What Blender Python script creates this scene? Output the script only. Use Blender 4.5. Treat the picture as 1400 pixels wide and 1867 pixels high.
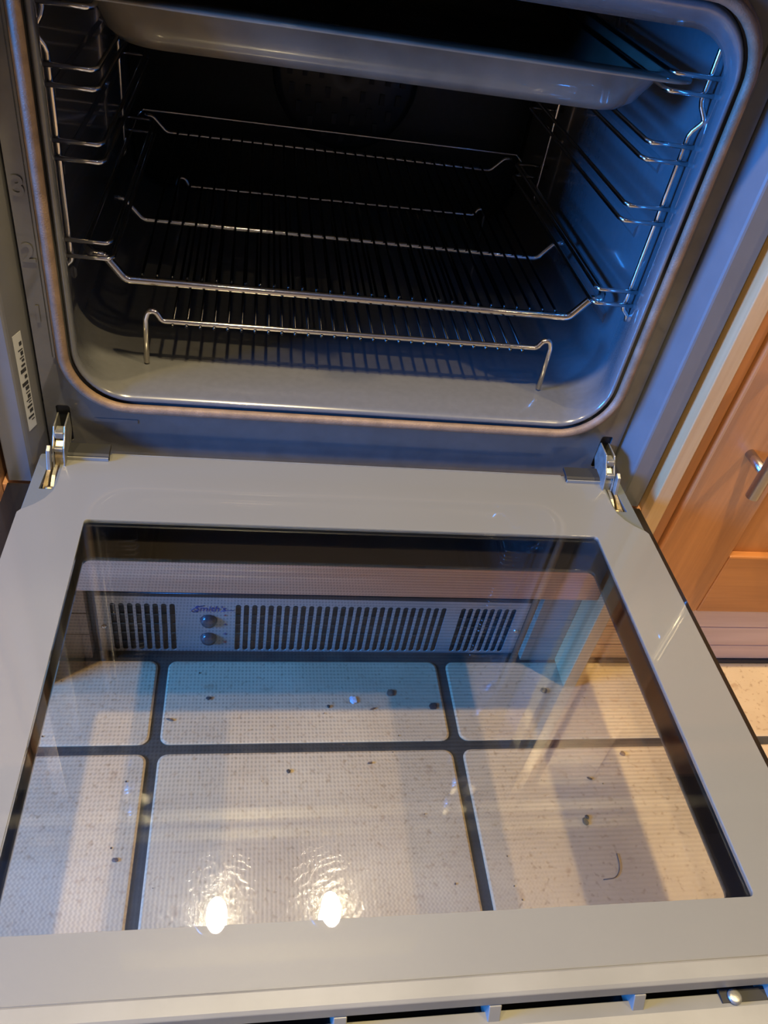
import bpy, bmesh, math, random
from mathutils import Vector, Matrix
random.seed(7)
S = bpy.context.scene
for o in list(bpy.data.objects):
    bpy.data.objects.remove(o, do_unlink=True)
C = S.collection

# ------------------------------------------------------------------ camera
cam = bpy.data.objects.new('camera', bpy.data.cameras.new('camera'))
C.objects.link(cam)
cam.data.sensor_fit = 'VERTICAL'
cam.data.sensor_height = 24.0
cam.data.lens = 24.0 * 1437.75 / 1867.0
cam.data.clip_start = 0.01
Rm = Matrix(((0.98366078, -0.03726874, -0.1761321),
             (-0.10577702, 0.67202067, -0.7329389),
             (0.14568013, 0.73959398, 0.6570982)))
cam.matrix_world = Matrix.Translation((-0.09467, -0.56001, 0.45291)) @ Rm.to_4x4()
S.camera = cam

# ------------------------------------------------------------------ world and light
FLOOR = -0.320
W = bpy.data.worlds.new('world'); S.world = W
W.use_nodes = True
W.node_tree.nodes['Background'].inputs[0].default_value = (0.55, 0.70, 1.0, 1)
W.node_tree.nodes['Background'].inputs[1].default_value = 0.04
S.view_settings.view_transform = 'Standard'
S.view_settings.look = 'None'
S.view_settings.exposure = 0.0
S.view_settings.gamma = 1.0
S.view_settings.use_curve_mapping = False

def lamp(kind, name, loc, power, col, size=0.03, target=None, spot=None, size_y=None):
    d = bpy.data.lights.new(name, kind)
    d.energy = power; d.color = col
    if kind == 'AREA':
        d.shape = 'RECTANGLE'; d.size = size; d.size_y = size_y or size
    else:
        d.shadow_soft_size = size
    if kind == 'SPOT':
        d.spot_size = math.radians(spot or 100); d.spot_blend = 0.7
    o = bpy.data.objects.new(name, d); C.objects.link(o); o.location = loc
    if target is not None:
        o.rotation_euler = (Vector(target) - Vector(loc)).to_track_quat('-Z', 'Y').to_euler()
    return o

CEIL = 2.10
WARM = (1.0, 0.80, 0.44)
WARM2 = (1.0, 0.76, 0.40)
# daylight through the window in the left wall
lamp('AREA', 'window_daylight', (-1.68, -0.54, 0.40), 132, (0.025, 0.26, 1.0), 0.60, (0.2, 0.05, 0.1), size_y=0.50)
# recessed ceiling spots; the last is an added fill lamp for the wood fronts
SPOTS = [(-0.04, -0.45, 190, WARM), (-0.98, -0.46, 95, WARM2), (1.10, -0.62, 105, WARM2), (-0.07, -1.30, 12, WARM), (1.1, -2.3, 8, WARM2)]
for i, (sx, sy, p, col) in enumerate(SPOTS):
    lamp('SPOT', 'ceiling_spot_light', (sx, sy, CEIL - 0.02), p, col, 0.028, (sx, sy, 0), spot=150)

# ------------------------------------------------------------------ helpers
def nt(name):
    m = bpy.data.materials.new(name); m.use_nodes = True
    n = m.node_tree; b = n.nodes['Principled BSDF']
    return m, n, b

def mat(name, col, rough=0.5, metal=0.0, spec=0.5, coat=0.0, coat_rough=0.05, noise=None, bump=None, aniso=0.0):
    """noise=(scale, amount) mottles the colour; bump=(scale, strength) adds fine relief."""
    m, n, b = nt(name)
    b.inputs['Base Color'].default_value = (*col, 1)
    b.inputs['Roughness'].default_value = rough
    b.inputs['Metallic'].default_value = metal
    b.inputs['Specular IOR Level'].default_value = spec
    b.inputs['Coat Weight'].default_value = coat
    b.inputs['Coat Roughness'].default_value = coat_rough
    b.inputs['Anisotropic'].default_value = aniso
    tc = n.nodes.new('ShaderNodeTexCoord')
    if noise:
        t = n.nodes.new('ShaderNodeTexNoise'); t.inputs['Scale'].default_value = noise[0]
        t.inputs['Detail'].default_value = 5
        n.links.new(tc.outputs['Object'], t.inputs['Vector'])
        r = n.nodes.new('ShaderNodeMapRange')
        r.inputs[1].default_value = 0.3; r.inputs[2].default_value = 0.7
        r.inputs[3].default_value = 1 - noise[1]; r.inputs[4].default_value = 1 + noise[1]
        n.links.new(t.outputs['Fac'], r.inputs[0])
        v = n.nodes.new('ShaderNodeVectorMath'); v.operation = 'SCALE'
        v.inputs[0].default_value = col
        n.links.new(r.outputs[0], v.inputs['Scale'])
        n.links.new(v.outputs[0], b.inputs['Base Color'])
    if bump:
        t = n.nodes.new('ShaderNodeTexNoise'); t.inputs['Scale'].default_value = bump[0]
        t.inputs['Detail'].default_value = 4
        n.links.new(tc.outputs['Object'], t.inputs['Vector'])
        bp = n.nodes.new('ShaderNodeBump'); bp.inputs['Strength'].default_value = bump[1]
        bp.inputs['Distance'].default_value = 0.001
        n.links.new(t.outputs['Fac'], bp.inputs['Height'])
        n.links.new(bp.outputs['Normal'], b.inputs['Normal'])
    return m

def wood(name, c1, c2, axis='Z', scale=1.0, rough=0.42):
    m, n, b = nt(name)
    tc = n.nodes.new('ShaderNodeTexCoord')
    mp = n.nodes.new('ShaderNodeMapping')
    s = {'X': (1.2, 22, 22), 'Y': (22, 1.2, 22), 'Z': (22, 22, 1.2)}[axis]
    mp.inputs['Scale'].default_value = [q * scale for q in s]
    n.links.new(tc.outputs['Object'], mp.inputs['Vector'])
    t = n.nodes.new('ShaderNodeTexNoise'); t.inputs['Scale'].default_value = 1.6
    t.inputs['Detail'].default_value = 6; t.inputs['Distortion'].default_value = 0.9
    n.links.new(mp.outputs[0], t.inputs['Vector'])
    mp2 = n.nodes.new('ShaderNodeMapping')
    mp2.inputs['Scale'].default_value = [q * scale * 9 if q > 2 else q * scale * 6 for q in s]
    n.links.new(tc.outputs['Object'], mp2.inputs['Vector'])
    t2 = n.nodes.new('ShaderNodeTexNoise'); t2.inputs['Scale'].default_value = 1.5
    t2.inputs['Detail'].default_value = 3
    n.links.new(mp2.outputs[0], t2.inputs['Vector'])
    mx = n.nodes.new('ShaderNodeMath'); mx.operation = 'MULTIPLY_ADD'
    mx.inputs[1].default_value = 0.35
    n.links.new(t2.outputs['Fac'], mx.inputs[0]); n.links.new(t.outputs['Fac'], mx.inputs[2])
    r = n.nodes.new('ShaderNodeValToRGB')
    r.color_ramp.elements[0].position = 0.45; r.color_ramp.elements[0].color = (*c2, 1)
    r.color_ramp.elements[1].position = 0.85; r.color_ramp.elements[1].color = (*c1, 1)
    n.links.new(mx.outputs[0], r.inputs[0]); n.links.new(r.outputs[0], b.inputs['Base Color'])
    bp = n.nodes.new('ShaderNodeBump'); bp.inputs['Strength'].default_value = 0.12
    bp.inputs['Distance'].default_value = 0.001
    n.links.new(t2.outputs['Fac'], bp.inputs['Height']); n.links.new(bp.outputs[0], b.inputs['Normal'])
    b.inputs['Roughness'].default_value = rough
    return m

def glass(name, r0=0.045, tint=(0.97, 0.985, 0.97), rough=0.0, smear=0.0, mesh_print=0.0):
    """thin clear pane: reflects by Fresnel, otherwise lets light straight through"""
    m = bpy.data.materials.new(name); m.use_nodes = True
    n = m.node_tree; n.nodes.clear(); L = n.links.new
    out = n.nodes.new('ShaderNodeOutputMaterial')
    g = n.nodes.new('ShaderNodeNewGeometry')
    dt = n.nodes.new('ShaderNodeVectorMath'); dt.operation = 'DOT_PRODUCT'
    L(g.outputs['Normal'], dt.inputs[0]); L(g.outputs['Incoming'], dt.inputs[1])
    ab = n.nodes.new('ShaderNodeMath'); ab.operation = 'ABSOLUTE'; L(dt.outputs['Value'], ab.inputs[0])
    om = n.nodes.new('ShaderNodeMath'); om.operation = 'SUBTRACT'; om.inputs[0].default_value = 1; L(ab.outputs[0], om.inputs[1])
    pw = n.nodes.new('ShaderNodeMath'); pw.operation = 'POWER'; pw.inputs[1].default_value = 5; L(om.outputs[0], pw.inputs[0])
    ma = n.nodes.new('ShaderNodeMath'); ma.operation = 'MULTIPLY_ADD'; ma.inputs[1].default_value = 1 - r0; ma.inputs[2].default_value = r0
    L(pw.outputs[0], ma.inputs[0])
    tr = n.nodes.new('ShaderNodeBsdfTransparent'); tr.inputs[0].default_value = (*tint, 1)
    gl = n.nodes.new('ShaderNodeBsdfAnisotropic'); gl.inputs['Roughness'].default_value = rough
    gl.inputs['Color'].default_value = (1, 1, 1, 1)
    tc = n.nodes.new('ShaderNodeTexCoord')
    if smear:
        gl2 = n.nodes.new('ShaderNodeBsdfAnisotropic'); gl2.inputs['Roughness'].default_value = 0.22
        tn = n.nodes.new('ShaderNodeTexNoise'); tn.inputs['Scale'].default_value = 9; tn.inputs['Detail'].default_value = 4
        L(tc.outputs['Object'], tn.inputs['Vector'])
        mr = n.nodes.new('ShaderNodeMapRange'); mr.inputs[1].default_value = 0.35; mr.inputs[2].default_value = 0.7
        mr.inputs[3].default_value = 0.0; mr.inputs[4].default_value = smear
        L(tn.outputs['Fac'], mr.inputs[0])
        gl3 = n.nodes.new('ShaderNodeBsdfAnisotropic'); gl3.inputs['Roughness'].default_value = 0.11
        wm = n.nodes.new('ShaderNodeMapping'); wm.inputs['Location'].default_value = (0.07, 0.30, 0)
        L(tc.outputs['Object'], wm.inputs['Vector'])
        ww = n.nodes.new('ShaderNodeTexWave'); ww.wave_type = 'RINGS'; ww.rings_direction = 'SPHERICAL'
        ww.inputs['Scale'].default_value = 55; ww.inputs['Distortion'].default_value = 9
        ww.inputs['Detail'].default_value = 3; ww.inputs['Detail Scale'].default_value = 2
        L(wm.outputs[0], ww.inputs['Vector'])
        wb = n.nodes.new('ShaderNodeBump'); wb.inputs['Strength'].default_value = 0.06; wb.inputs['Distance'].default_value = 0.0006
        L(ww.outputs['Fac'], wb.inputs['Height']); L(wb.outputs[0], gl3.inputs['Normal'])
        m3 = n.nodes.new('ShaderNodeMixShader'); m3.inputs[0].default_value = 0.15; L(gl.outputs[0], m3.inputs[1]); L(gl3.outputs[0], m3.inputs[2])
        mg = n.nodes.new('ShaderNodeMixShader'); L(mr.outputs[0], mg.inputs[0]); L(m3.outputs[0], mg.inputs[1]); L(gl2.outputs[0], mg.inputs[2])
        refl = mg.outputs[0]
    else:
        refl = gl.outputs[0]
    if mesh_print:
        # fine printed dot screen: dots on the left, running into lines on the right
        sx = n.nodes.new('ShaderNodeSeparateXYZ'); L(tc.outputs['Object'], sx.inputs[0])
        def wave(sock, pitch):
            a = n.nodes.new('ShaderNodeMath'); a.operation = 'MULTIPLY'; a.inputs[1].default_value = 2 * math.pi / pitch; L(sock, a.inputs[0])
            s = n.nodes.new('ShaderNodeMath'); s.operation = 'SINE'; L(a.outputs[0], s.inputs[0])
            h = n.nodes.new('ShaderNodeMath'); h.operation = 'MULTIPLY_ADD'; h.inputs[1].default_value = 0.5; h.inputs[2].default_value = 0.5; L(s.outputs[0], h.inputs[0])
            return h.outputs[0]
        wx = wave(sx.outputs[0], 0.0026); wy = wave(sx.outputs[1], 0.0031)
        fd = n.nodes.new('ShaderNodeMapRange'); fd.inputs[1].default_value = 0.0; fd.inputs[2].default_value = 0.13
        fd.inputs[3].default_value = 0.0; fd.inputs[4].default_value = 1.0; L(sx.outputs[0], fd.inputs[0])
        mxx = n.nodes.new('ShaderNodeMix'); L(fd.outputs[0], mxx.inputs[0]); L(wx, mxx.inputs[2]); mxx.inputs[3].default_value = 0.75
        mu = n.nodes.new('ShaderNodeMath'); mu.operation = 'MULTIPLY'; L(mxx.outputs[0], mu.inputs[0]); L(wy, mu.inputs[1])
        k = n.nodes.new('ShaderNodeMath'); k.operation = 'MULTIPLY_ADD'; k.inputs[1].default_value = -mesh_print; k.inputs[2].default_value = 1.0
        L(mu.outputs[0], k.inputs[0])
        vs = n.nodes.new('ShaderNodeVectorMath'); vs.operation = 'SCALE'; vs.inputs[0].default_value = tint; L(k.outputs[0], vs.inputs['Scale'])
        L(vs.outputs[0], tr.inputs[0])
    mx = n.nodes.new('ShaderNodeMixShader')
    L(ma.outputs[0], mx.inputs[0]); L(tr.outputs[0], mx.inputs[1]); L(refl, mx.inputs[2])
    L(mx.outputs[0], out.inputs[0])
    return m

def emit(name, col, k):
    m = bpy.data.materials.new(name); m.use_nodes = True
    n = m.node_tree; n.nodes.clear()
    e = n.nodes.new('ShaderNodeEmission'); e.inputs[0].default_value = (*col, 1); e.inputs[1].default_value = k
    o = n.nodes.new('ShaderNodeOutputMaterial'); n.links.new(e.outputs[0], o.inputs[0])
    return m

def link(name, me, m, parent=None, smooth=False):
    o = bpy.data.objects.new(name, me); C.objects.link(o)
    if m is not None: me.materials.append(m)
    if parent is not None: o.parent = parent
    if smooth:
        for p in me.polygons: p.use_smooth = True
    return o

def obj(name, bm, m, parent=None, smooth=False, bevel=0, seg=2):
    bmesh.ops.recalc_face_normals(bm, faces=bm.faces)
    me = bpy.data.meshes.new(name); bm.to_mesh(me); bm.free()
    o = link(name, me, m, parent, smooth)
    if bevel:
        b = o.modifiers.new('bevel', 'BEVEL'); b.width = bevel; b.segments = seg; b.limit_method = 'ANGLE'
        b.angle_limit = math.radians(40)
        for p in me.polygons: p.use_smooth = False
    return o

def add_box(bm, x0, x1, y0, y1, z0, z1):
    vs = [bm.verts.new((x, y, z)) for x in (x0, x1) for y in (y0, y1) for z in (z0, z1)]
    for f in ((0, 1, 3, 2), (4, 6, 7, 5), (0, 4, 5, 1), (2, 3, 7, 6), (0, 2, 6, 4), (1, 5, 7, 3)):
        bm.faces.new([vs[i] for i in f])

def box(name, x0, x1, y0, y1, z0, z1, m, parent=None, bevel=0, seg=2):
    bm = bmesh.new(); add_box(bm, x0, x1, y0, y1, z0, z1)
    return obj(name, bm, m, parent, bevel=bevel, seg=seg)

def add_prism(bm, pts, axis, a0, a1):
    """polygon (2d pts) extruded along axis. axis 'x': pts are (y,z); 'y': (x,z); 'z': (x,y)"""
    def P(p, a):
        return {'x': (a, p[0], p[1]), 'y': (p[0], a, p[1]), 'z': (p[0], p[1], a)}[axis]
    A = [bm.verts.new(P(p, a0)) for p in pts]; B = [bm.verts.new(P(p, a1)) for p in pts]
    n = len(pts)
    bm.faces.new(A); bm.faces.new(B[::-1])
    for i in range(n):
        bm.faces.new((A[i], B[i], B[(i + 1) % n], A[(i + 1) % n]))

def prism(name, pts, axis, a0, a1, m, parent=None, bevel=0, smooth=False):
    bm = bmesh.new(); add_prism(bm, pts, axis, a0, a1)
    return obj(name, bm, m, parent, bevel=bevel, smooth=smooth)

def fillet(pts, r, n=5, closed=False):
    pts = [Vector(p) for p in pts]; out = []
    N = len(pts)
    for i, p in enumerate(pts):
        if not closed and i in (0, N - 1):
            out.append(p); continue
        a = pts[(i - 1) % N]; b = pts[(i + 1) % N]
        u = (a - p); v = (b - p); lu, lv = u.length, v.length
        u.normalize(); v.normalize()
        ang = u.angle(v)
        if ang > math.pi - 0.02: out.append(p); continue
        d = min(r / math.tan(ang / 2), lu * 0.48, lv * 0.48)
        s, e = p + u * d, p + v * d
        for k in range(n + 1):
            t = k / n
            out.append((1 - t) ** 2 * s + 2 * t * (1 - t) * p + t * t * e)
    return out

def add_tube(bm, pts, r, seg=8, closed=False, cap=True, radii=None):
    pts = [Vector(p) for p in pts]; N = len(pts)
    rings = []; up = None
    for i, p in enumerate(pts):
        if closed: d = pts[(i + 1) % N] - pts[(i - 1) % N]
        else: d = pts[min(i + 1, N - 1)] - pts[max(i - 1, 0)]
        d.normalize()
        if up is None:
            up = Vector((0, 0, 1)) if abs(d.z) < 0.9 else Vector((0, 1, 0))
        up = (up - d * up.dot(d)).normalized()
        s = d.cross(up)
        rr = radii[i] if radii else r
        rings.append([bm.verts.new(p + (up * math.cos(2 * math.pi * k / seg) + s * math.sin(2 * math.pi * k / seg)) * rr) for k in range(seg)])
    for i in range(N if closed else N - 1):
        A, B = rings[i], rings[(i + 1) % N]
        for k in range(seg):
            bm.faces.new((A[k], A[(k + 1) % seg], B[(k + 1) % seg], B[k]))
    if cap and not closed:
        bm.faces.new(rings[0]); bm.faces.new(rings[-1][::-1])

def tube(name, pts, r, m, parent=None, seg=8, closed=False):
    bm = bmesh.new(); add_tube(bm, pts, r, seg, closed)
    return obj(name, bm, m, parent, smooth=True)

def lathe(name, prof, m, loc, axis='y', parent=None, seg=24, smooth=True):
    """prof: (radius, height) pairs, revolved about axis through loc"""
    bm = bmesh.new(); rings = []
    for r, h in prof:
        ring = []
        for k in range(seg):
            a = 2 * math.pi * k / seg; c, s = r * math.cos(a), r * math.sin(a)
            q = {'y': (c, h, s), 'z': (c, s, h), 'x': (h, c, s)}[axis]
            ring.append(bm.verts.new(Vector(q) + Vector(loc)))
        rings.append(ring)
    for A, B in zip(rings, rings[1:]):
        for k in range(seg):
            bm.faces.new((A[k], A[(k + 1) % seg], B[(k + 1) % seg], B[k]))
    bm.faces.new(rings[0]); bm.faces.new(rings[-1])
    o = obj(name, bm, m, parent, smooth=smooth)
    return o

def rrect(x0, x1, z0, z1, r, n=8):
    pts = []
    for cx, cz, a0 in ((x1 - r, z1 - r, 0), (x0 + r, z1 - r, 90), (x0 + r, z0 + r, 180), (x1 - r, z0 + r, 270)):
        for k in range(n + 1):
            a = math.radians(a0 + 90 * k / n)
            pts.append((cx + r * math.cos(a), cz + r * math.sin(a)))
    return pts

def sheet(name, loops, axis, a0, a1, m, parent=None, bevel=0):
    """flat plate with holes: loops[0] is the outline, the others are holes"""
    cu = bpy.data.curves.new(name, 'CURVE'); cu.dimensions = '2D'; cu.fill_mode = 'BOTH'
    for lp in loops:
        sp = cu.splines.new('POLY'); sp.points.add(len(lp) - 1)
        for p, q in zip(sp.points, lp): p.co = (q[0], q[1], 0, 1)
        sp.use_cyclic_u = True
    cu.extrude = abs(a1 - a0) / 2
    to = bpy.data.objects.new(name, cu); C.objects.link(to)
    dg = bpy.context.evaluated_depsgraph_get()
    me = bpy.data.meshes.new_from_object(to.evaluated_get(dg))
    bpy.data.objects.remove(to, do_unlink=True)
    mid = (a0 + a1) / 2
    for v in me.vertices:
        x, y, z = v.co
        v.co = {'z': (x, y, z + mid), 'y': (x, z + mid, y), 'x': (z + mid, x, y)}[axis]
    me.materials.clear()
    bm = bmesh.new(); bm.from_mesh(me)
    bmesh.ops.remove_doubles(bm, verts=bm.verts, dist=1e-6)
    bpy.data.meshes.remove(me)
    return obj(name, bm, m, parent, bevel=bevel)

def text(name, s, size, m, parent, loc, ext=0.0004, facing='y', rot=0.0, bold=0.0, align='CENTER', shear=0.0):
    cu = bpy.data.curves.new(name, 'FONT'); cu.body = s; cu.size = size; cu.extrude = ext; cu.offset = bold
    cu.align_x = align; cu.align_y = 'CENTER'; cu.shear = shear
    to = bpy.data.objects.new(name, cu); C.objects.link(to)
    dg = bpy.context.evaluated_depsgraph_get()
    me = bpy.data.meshes.new_from_object(to.evaluated_get(dg))
    bpy.data.objects.remove(to, do_unlink=True)
    me.materials.clear()
    M = Matrix.Translation(loc) @ (Matrix.Rotation(math.radians(90), 4, 'X') if facing == 'y' else Matrix()) @ Matrix.Rotation(rot, 4, 'Z')
    me.transform(M)
    return link(name, me, m, parent)

def thing(name, label, cat, loc=(0, 0, 0), group=None):
    o = bpy.data.objects.new(name, None); C.objects.link(o); o.empty_display_size = 0.05
    o.location = loc; o['label'] = label; o['category'] = cat
    if group: o['group'] = group
    bpy.context.view_layer.update()
    return o

def tag(o, label, cat, group=None):
    o['label'] = label; o['category'] = cat
    if group: o['group'] = group
    return o

def adopt(root):
    """things are modelled in world space; move their parts under the base point"""
    off = Matrix.Translation(-root.location)
    for c in root.children:
        c.matrix_parent_inverse = off

# ------------------------------------------------------------------ materials
M_enamel = mat('dark_enamel', (0.085, 0.082, 0.078), 0.26, coat=0.6, coat_rough=0.04, noise=(60, 0.10))
M_cavity = mat('cavity_enamel', (0.100, 0.100, 0.102), 0.22, coat=0.6, coat_rough=0.06, noise=(160, 0.05))
M_tray = mat('tray_enamel', (0.15, 0.125, 0.09), 0.32, coat=0.9, noise=(18, 0.35))
M_trim = mat('grey_painted_steel', (0.12, 0.118, 0.118), 0.38, coat=0.25, coat_rough=0.12, noise=(40, 0.05))
M_chrome = mat('chrome_wire', (0.72, 0.69, 0.66), 0.13, metal=1.0, noise=(40, 0.12))
M_bar = mat('polished_bar', (0.80, 0.74, 0.66), 0.10, metal=1.0)
M_seal = mat('braided_seal', (0.19, 0.125, 0.08), 0.5, metal=0.1, spec=0.35, noise=(70, 0.25), bump=(900, 0.4))
M_grey = mat('grey_printed_glass', (0.165, 0.163, 0.148), 0.35, coat=1.0, coat_rough=0.01, noise=(3, 0.04))
M_cornerplastic = mat('blue_grey_plastic', (0.095, 0.105, 0.108), 0.5, bump=(600, 0.1))
M_lightgrey = mat('pale_grey_profile', (0.20, 0.195, 0.17), 0.36, noise=(14, 0.12))
M_black = mat('black_glass_print', (0.010, 0.008, 0.007), 0.3, spec=0.25, coat=0.6, coat_rough=0.02)
M_dark = mat('dark_recess', (0.008, 0.008, 0.009), 0.6)
M_darkmetal = mat('dark_bracket', (0.035, 0.035, 0.04), 0.28, metal=0.4)
M_zinc = mat('zinc_plated_steel', (0.36, 0.35, 0.31), 0.38, metal=0.75, noise=(90, 0.3), bump=(150, 0.5))
M_brass = mat('greasy_yellow_metal', (0.60, 0.47, 0.27), 0.35, metal=0.9, noise=(120, 0.4), bump=(200, 0.5))
M_paper = mat('silver_label', (0.42, 0.42, 0.40), 0.5)
M_ink = mat('black_ink', (0.02, 0.02, 0.02), 0.6)
M_navy = mat('navy_ink', (0.035, 0.04, 0.16), 0.5)
M_redink = mat('red_ink', (0.35, 0.05, 0.05), 0.5)
M_steelplate = mat('brushed_steel_plate', (0.37, 0.34, 0.30), 0.42, metal=0.35, noise=(14, 0.10), bump=(300, 0.1))
M_knob = mat('dark_plastic_knob', (0.03, 0.04, 0.05), 0.22, coat=0.5)
M_tile = None
M_grout = mat('dark_grout', (0.036, 0.029, 0.019), 0.9, noise=(45, 0.35), bump=(120, 0.7))
M_wood = wood('oak_door', (0.50, 0.20, 0.062), (0.36, 0.135, 0.040), 'Z')
M_woodx = wood('oak_rail', (0.50, 0.20, 0.062), (0.37, 0.14, 0.042), 'X')
M_tan = wood('pale_oak_edge', (0.58, 0.38, 0.19), (0.42, 0.24, 0.10), 'Z', 0.6, 0.3)
M_rail = wood('pinkish_wood_rail', (0.60, 0.31, 0.165), (0.46, 0.22, 0.11), 'X', 1.2)
M_post = wood('brown_wood_post', (0.40, 0.23, 0.13), (0.27, 0.14, 0.075), 'Z', 1.0)
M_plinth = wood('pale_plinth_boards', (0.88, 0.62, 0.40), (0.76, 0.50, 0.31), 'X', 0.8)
M_plinthdark = wood('shaded_plinth', (0.36, 0.27, 0.19), (0.26, 0.18, 0.12), 'X', 0.8)  # plinth wood with the shade under the oven mixed into its colour
M_white = mat('white_paint', (0.30, 0.28, 0.25), 0.7)
M_wall = mat('cream_wall', (0.22, 0.19, 0.15), 0.8, noise=(3, 0.05))
M_steel = mat('brushed_steel', (0.62, 0.60, 0.57), 0.25, metal=1.0)
M_hood = mat('satin_hood_steel', (0.12, 0.12, 0.115), 0.75, metal=0.0, spec=0.2)
M_panel = mat('dark_control_panel', (0.03, 0.03, 0.03), 0.7, spec=0.1, coat=0.4, coat_rough=0.02)
M_wire = mat('shade_toned_chrome_wire', (0.05, 0.048, 0.048), 0.25, metal=1.0)  # chrome wire; the dark surroundings it mirrors are put into its near-black colour
M_backplate = mat('shade_toned_fan_cover', (0.018, 0.018, 0.02), 0.3)  # cavity enamel darkened, so the shade at the back sits in its colour
M_worktop = mat('dark_worktop', (0.05, 0.045, 0.04), 0.5, noise=(200, 0.5))
M_lamp = emit('lamp_glow', (1.0, 0.86, 0.62), 260)
M_crumb = mat('burnt_crumb', (0.035, 0.022, 0.014), 0.8, noise=(300, 0.4))
M_crumb2 = mat('brown_crumb', (0.14, 0.08, 0.045), 0.8, noise=(300, 0.3))
M_glass_in = glass('clear_inner_glass', 0.07, (0.985, 0.99, 0.98), smear=0.10)
M_glass_out = glass('clear_outer_glass', 0.05, (0.985, 0.99, 0.98), mesh_print=0.20)
M_winglass = glass('window_glass', 0.04)

def tile_material():
    m, n, b = nt('beige_stone_tile'); L = n.links.new
    tc = n.nodes.new('ShaderNodeTexCoord')
    t1 = n.nodes.new('ShaderNodeTexNoise'); t1.inputs['Scale'].default_value = 8; t1.inputs['Detail'].default_value = 6
    t2 = n.nodes.new('ShaderNodeTexNoise'); t2.inputs['Scale'].default_value = 170; t2.inputs['Detail'].default_value = 3
    t3 = n.nodes.new('ShaderNodeTexNoise'); t3.inputs['Scale'].default_value = 45; t3.inputs['Detail'].default_value = 2
    for t in (t1, t2, t3): L(tc.outputs['Object'], t.inputs['Vector'])
    r = n.nodes.new('ShaderNodeValToRGB')
    r.color_ramp.elements[0].position = 0.3; r.color_ramp.elements[0].color = (0.46, 0.325, 0.185, 1)
    r.color_ramp.elements[1].position = 0.7; r.color_ramp.elements[1].color = (0.60, 0.445, 0.265, 1)
    L(t1.outputs['Fac'], r.inputs[0])
    r2 = n.nodes.new('ShaderNodeValToRGB')
    r2.color_ramp.elements[0].position = 0.30; r2.color_ramp.elements[0].color = (0.72, 0.66, 0.60, 1)
    r2.color_ramp.elements[1].position = 0.42; r2.color_ramp.elements[1].color = (1, 1, 1, 1)
    L(t2.outputs['Fac'], r2.inputs[0])
    r3 = n.nodes.new('ShaderNodeValToRGB')
    r3.color_ramp.elements[0].position = 0.26; r3.color_ramp.elements[0].color = (0.78, 0.70, 0.64, 1)
    r3.color_ramp.elements[1].position = 0.34; r3.color_ramp.elements[1].color = (1, 1, 1, 1)
    L(t3.outputs['Fac'], r3.inputs[0])
    def mul(a, c):
        x = n.nodes.new('ShaderNodeMix'); x.data_type = 'RGBA'; x.blend_type = 'MULTIPLY'; x.inputs[0].default_value = 1
        L(a, x.inputs[6]); L(c, x.inputs[7]); return x.outputs[2]
    L(mul(mul(r.outputs[0], r2.outputs[0]), r3.outputs[0]), b.inputs['Base Color'])
    bp = n.nodes.new('ShaderNodeBump'); bp.inputs['Strength'].default_value = 0.25; bp.inputs['Distance'].default_value = 0.001
    L(t2.outputs['Fac'], bp.inputs['Height']); L(bp.outputs[0], b.inputs['Normal'])
    b.inputs['Roughness'].default_value = 0.5
    return m
M_tile = tile_material()

# ------------------------------------------------------------------ the room
def struct(o):
    o['kind'] = 'structure'; return o
XL, XR, YF, YB = -1.70, 2.40, -3.0, 0.62
floor = struct(box('floor', XL, XR, YF, YB, FLOOR - 0.06, FLOOR - 0.0025, M_grout))
struct(box('ceiling', XL, XR, YF, YB, CEIL, CEIL + 0.05, M_white))
struct(box('wall_back', XL, XR, YB, YB + 0.08, FLOOR - 0.06, CEIL + 0.05, M_wall))
struct(box('wall_right', XR, XR + 0.08, YF, YB, FLOOR - 0.06, CEIL + 0.05, M_wall))
struct(box('wall_front', XL, XR, YF - 0.08, YF, FLOOR - 0.06, CEIL + 0.05, M_wall))
WY0, WY1, WZ0, WZ1 = -0.92, -0.16, 0.05, 0.80
struct(sheet('wall_left', [[(YF, FLOOR - 0.06), (YB, FLOOR - 0.06), (YB, CEIL + 0.05), (YF, CEIL + 0.05)],
                           [(WY0, WZ0), (WY1, WZ0), (WY1, WZ1), (WY0, WZ1)]], 'x', XL - 0.08, XL, M_wall))
win = struct(sheet('window_1', [[(WY0, WZ0), (WY1, WZ0), (WY1, WZ1), (WY0, WZ1)],
                                [(WY0 + .05, WZ0 + .05), (WY1 - .05, WZ0 + .05), (WY1 - .05, WZ1 - .05), (WY0 + .05, WZ1 - .05)]],
                   'x', XL - 0.07, XL - 0.02, M_white))
box('window_pane', XL - 0.048, XL - 0.044, WY0 + .05, WY1 - .05, WZ0 + .05, WZ1 - .05, M_winglass, win)

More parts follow.
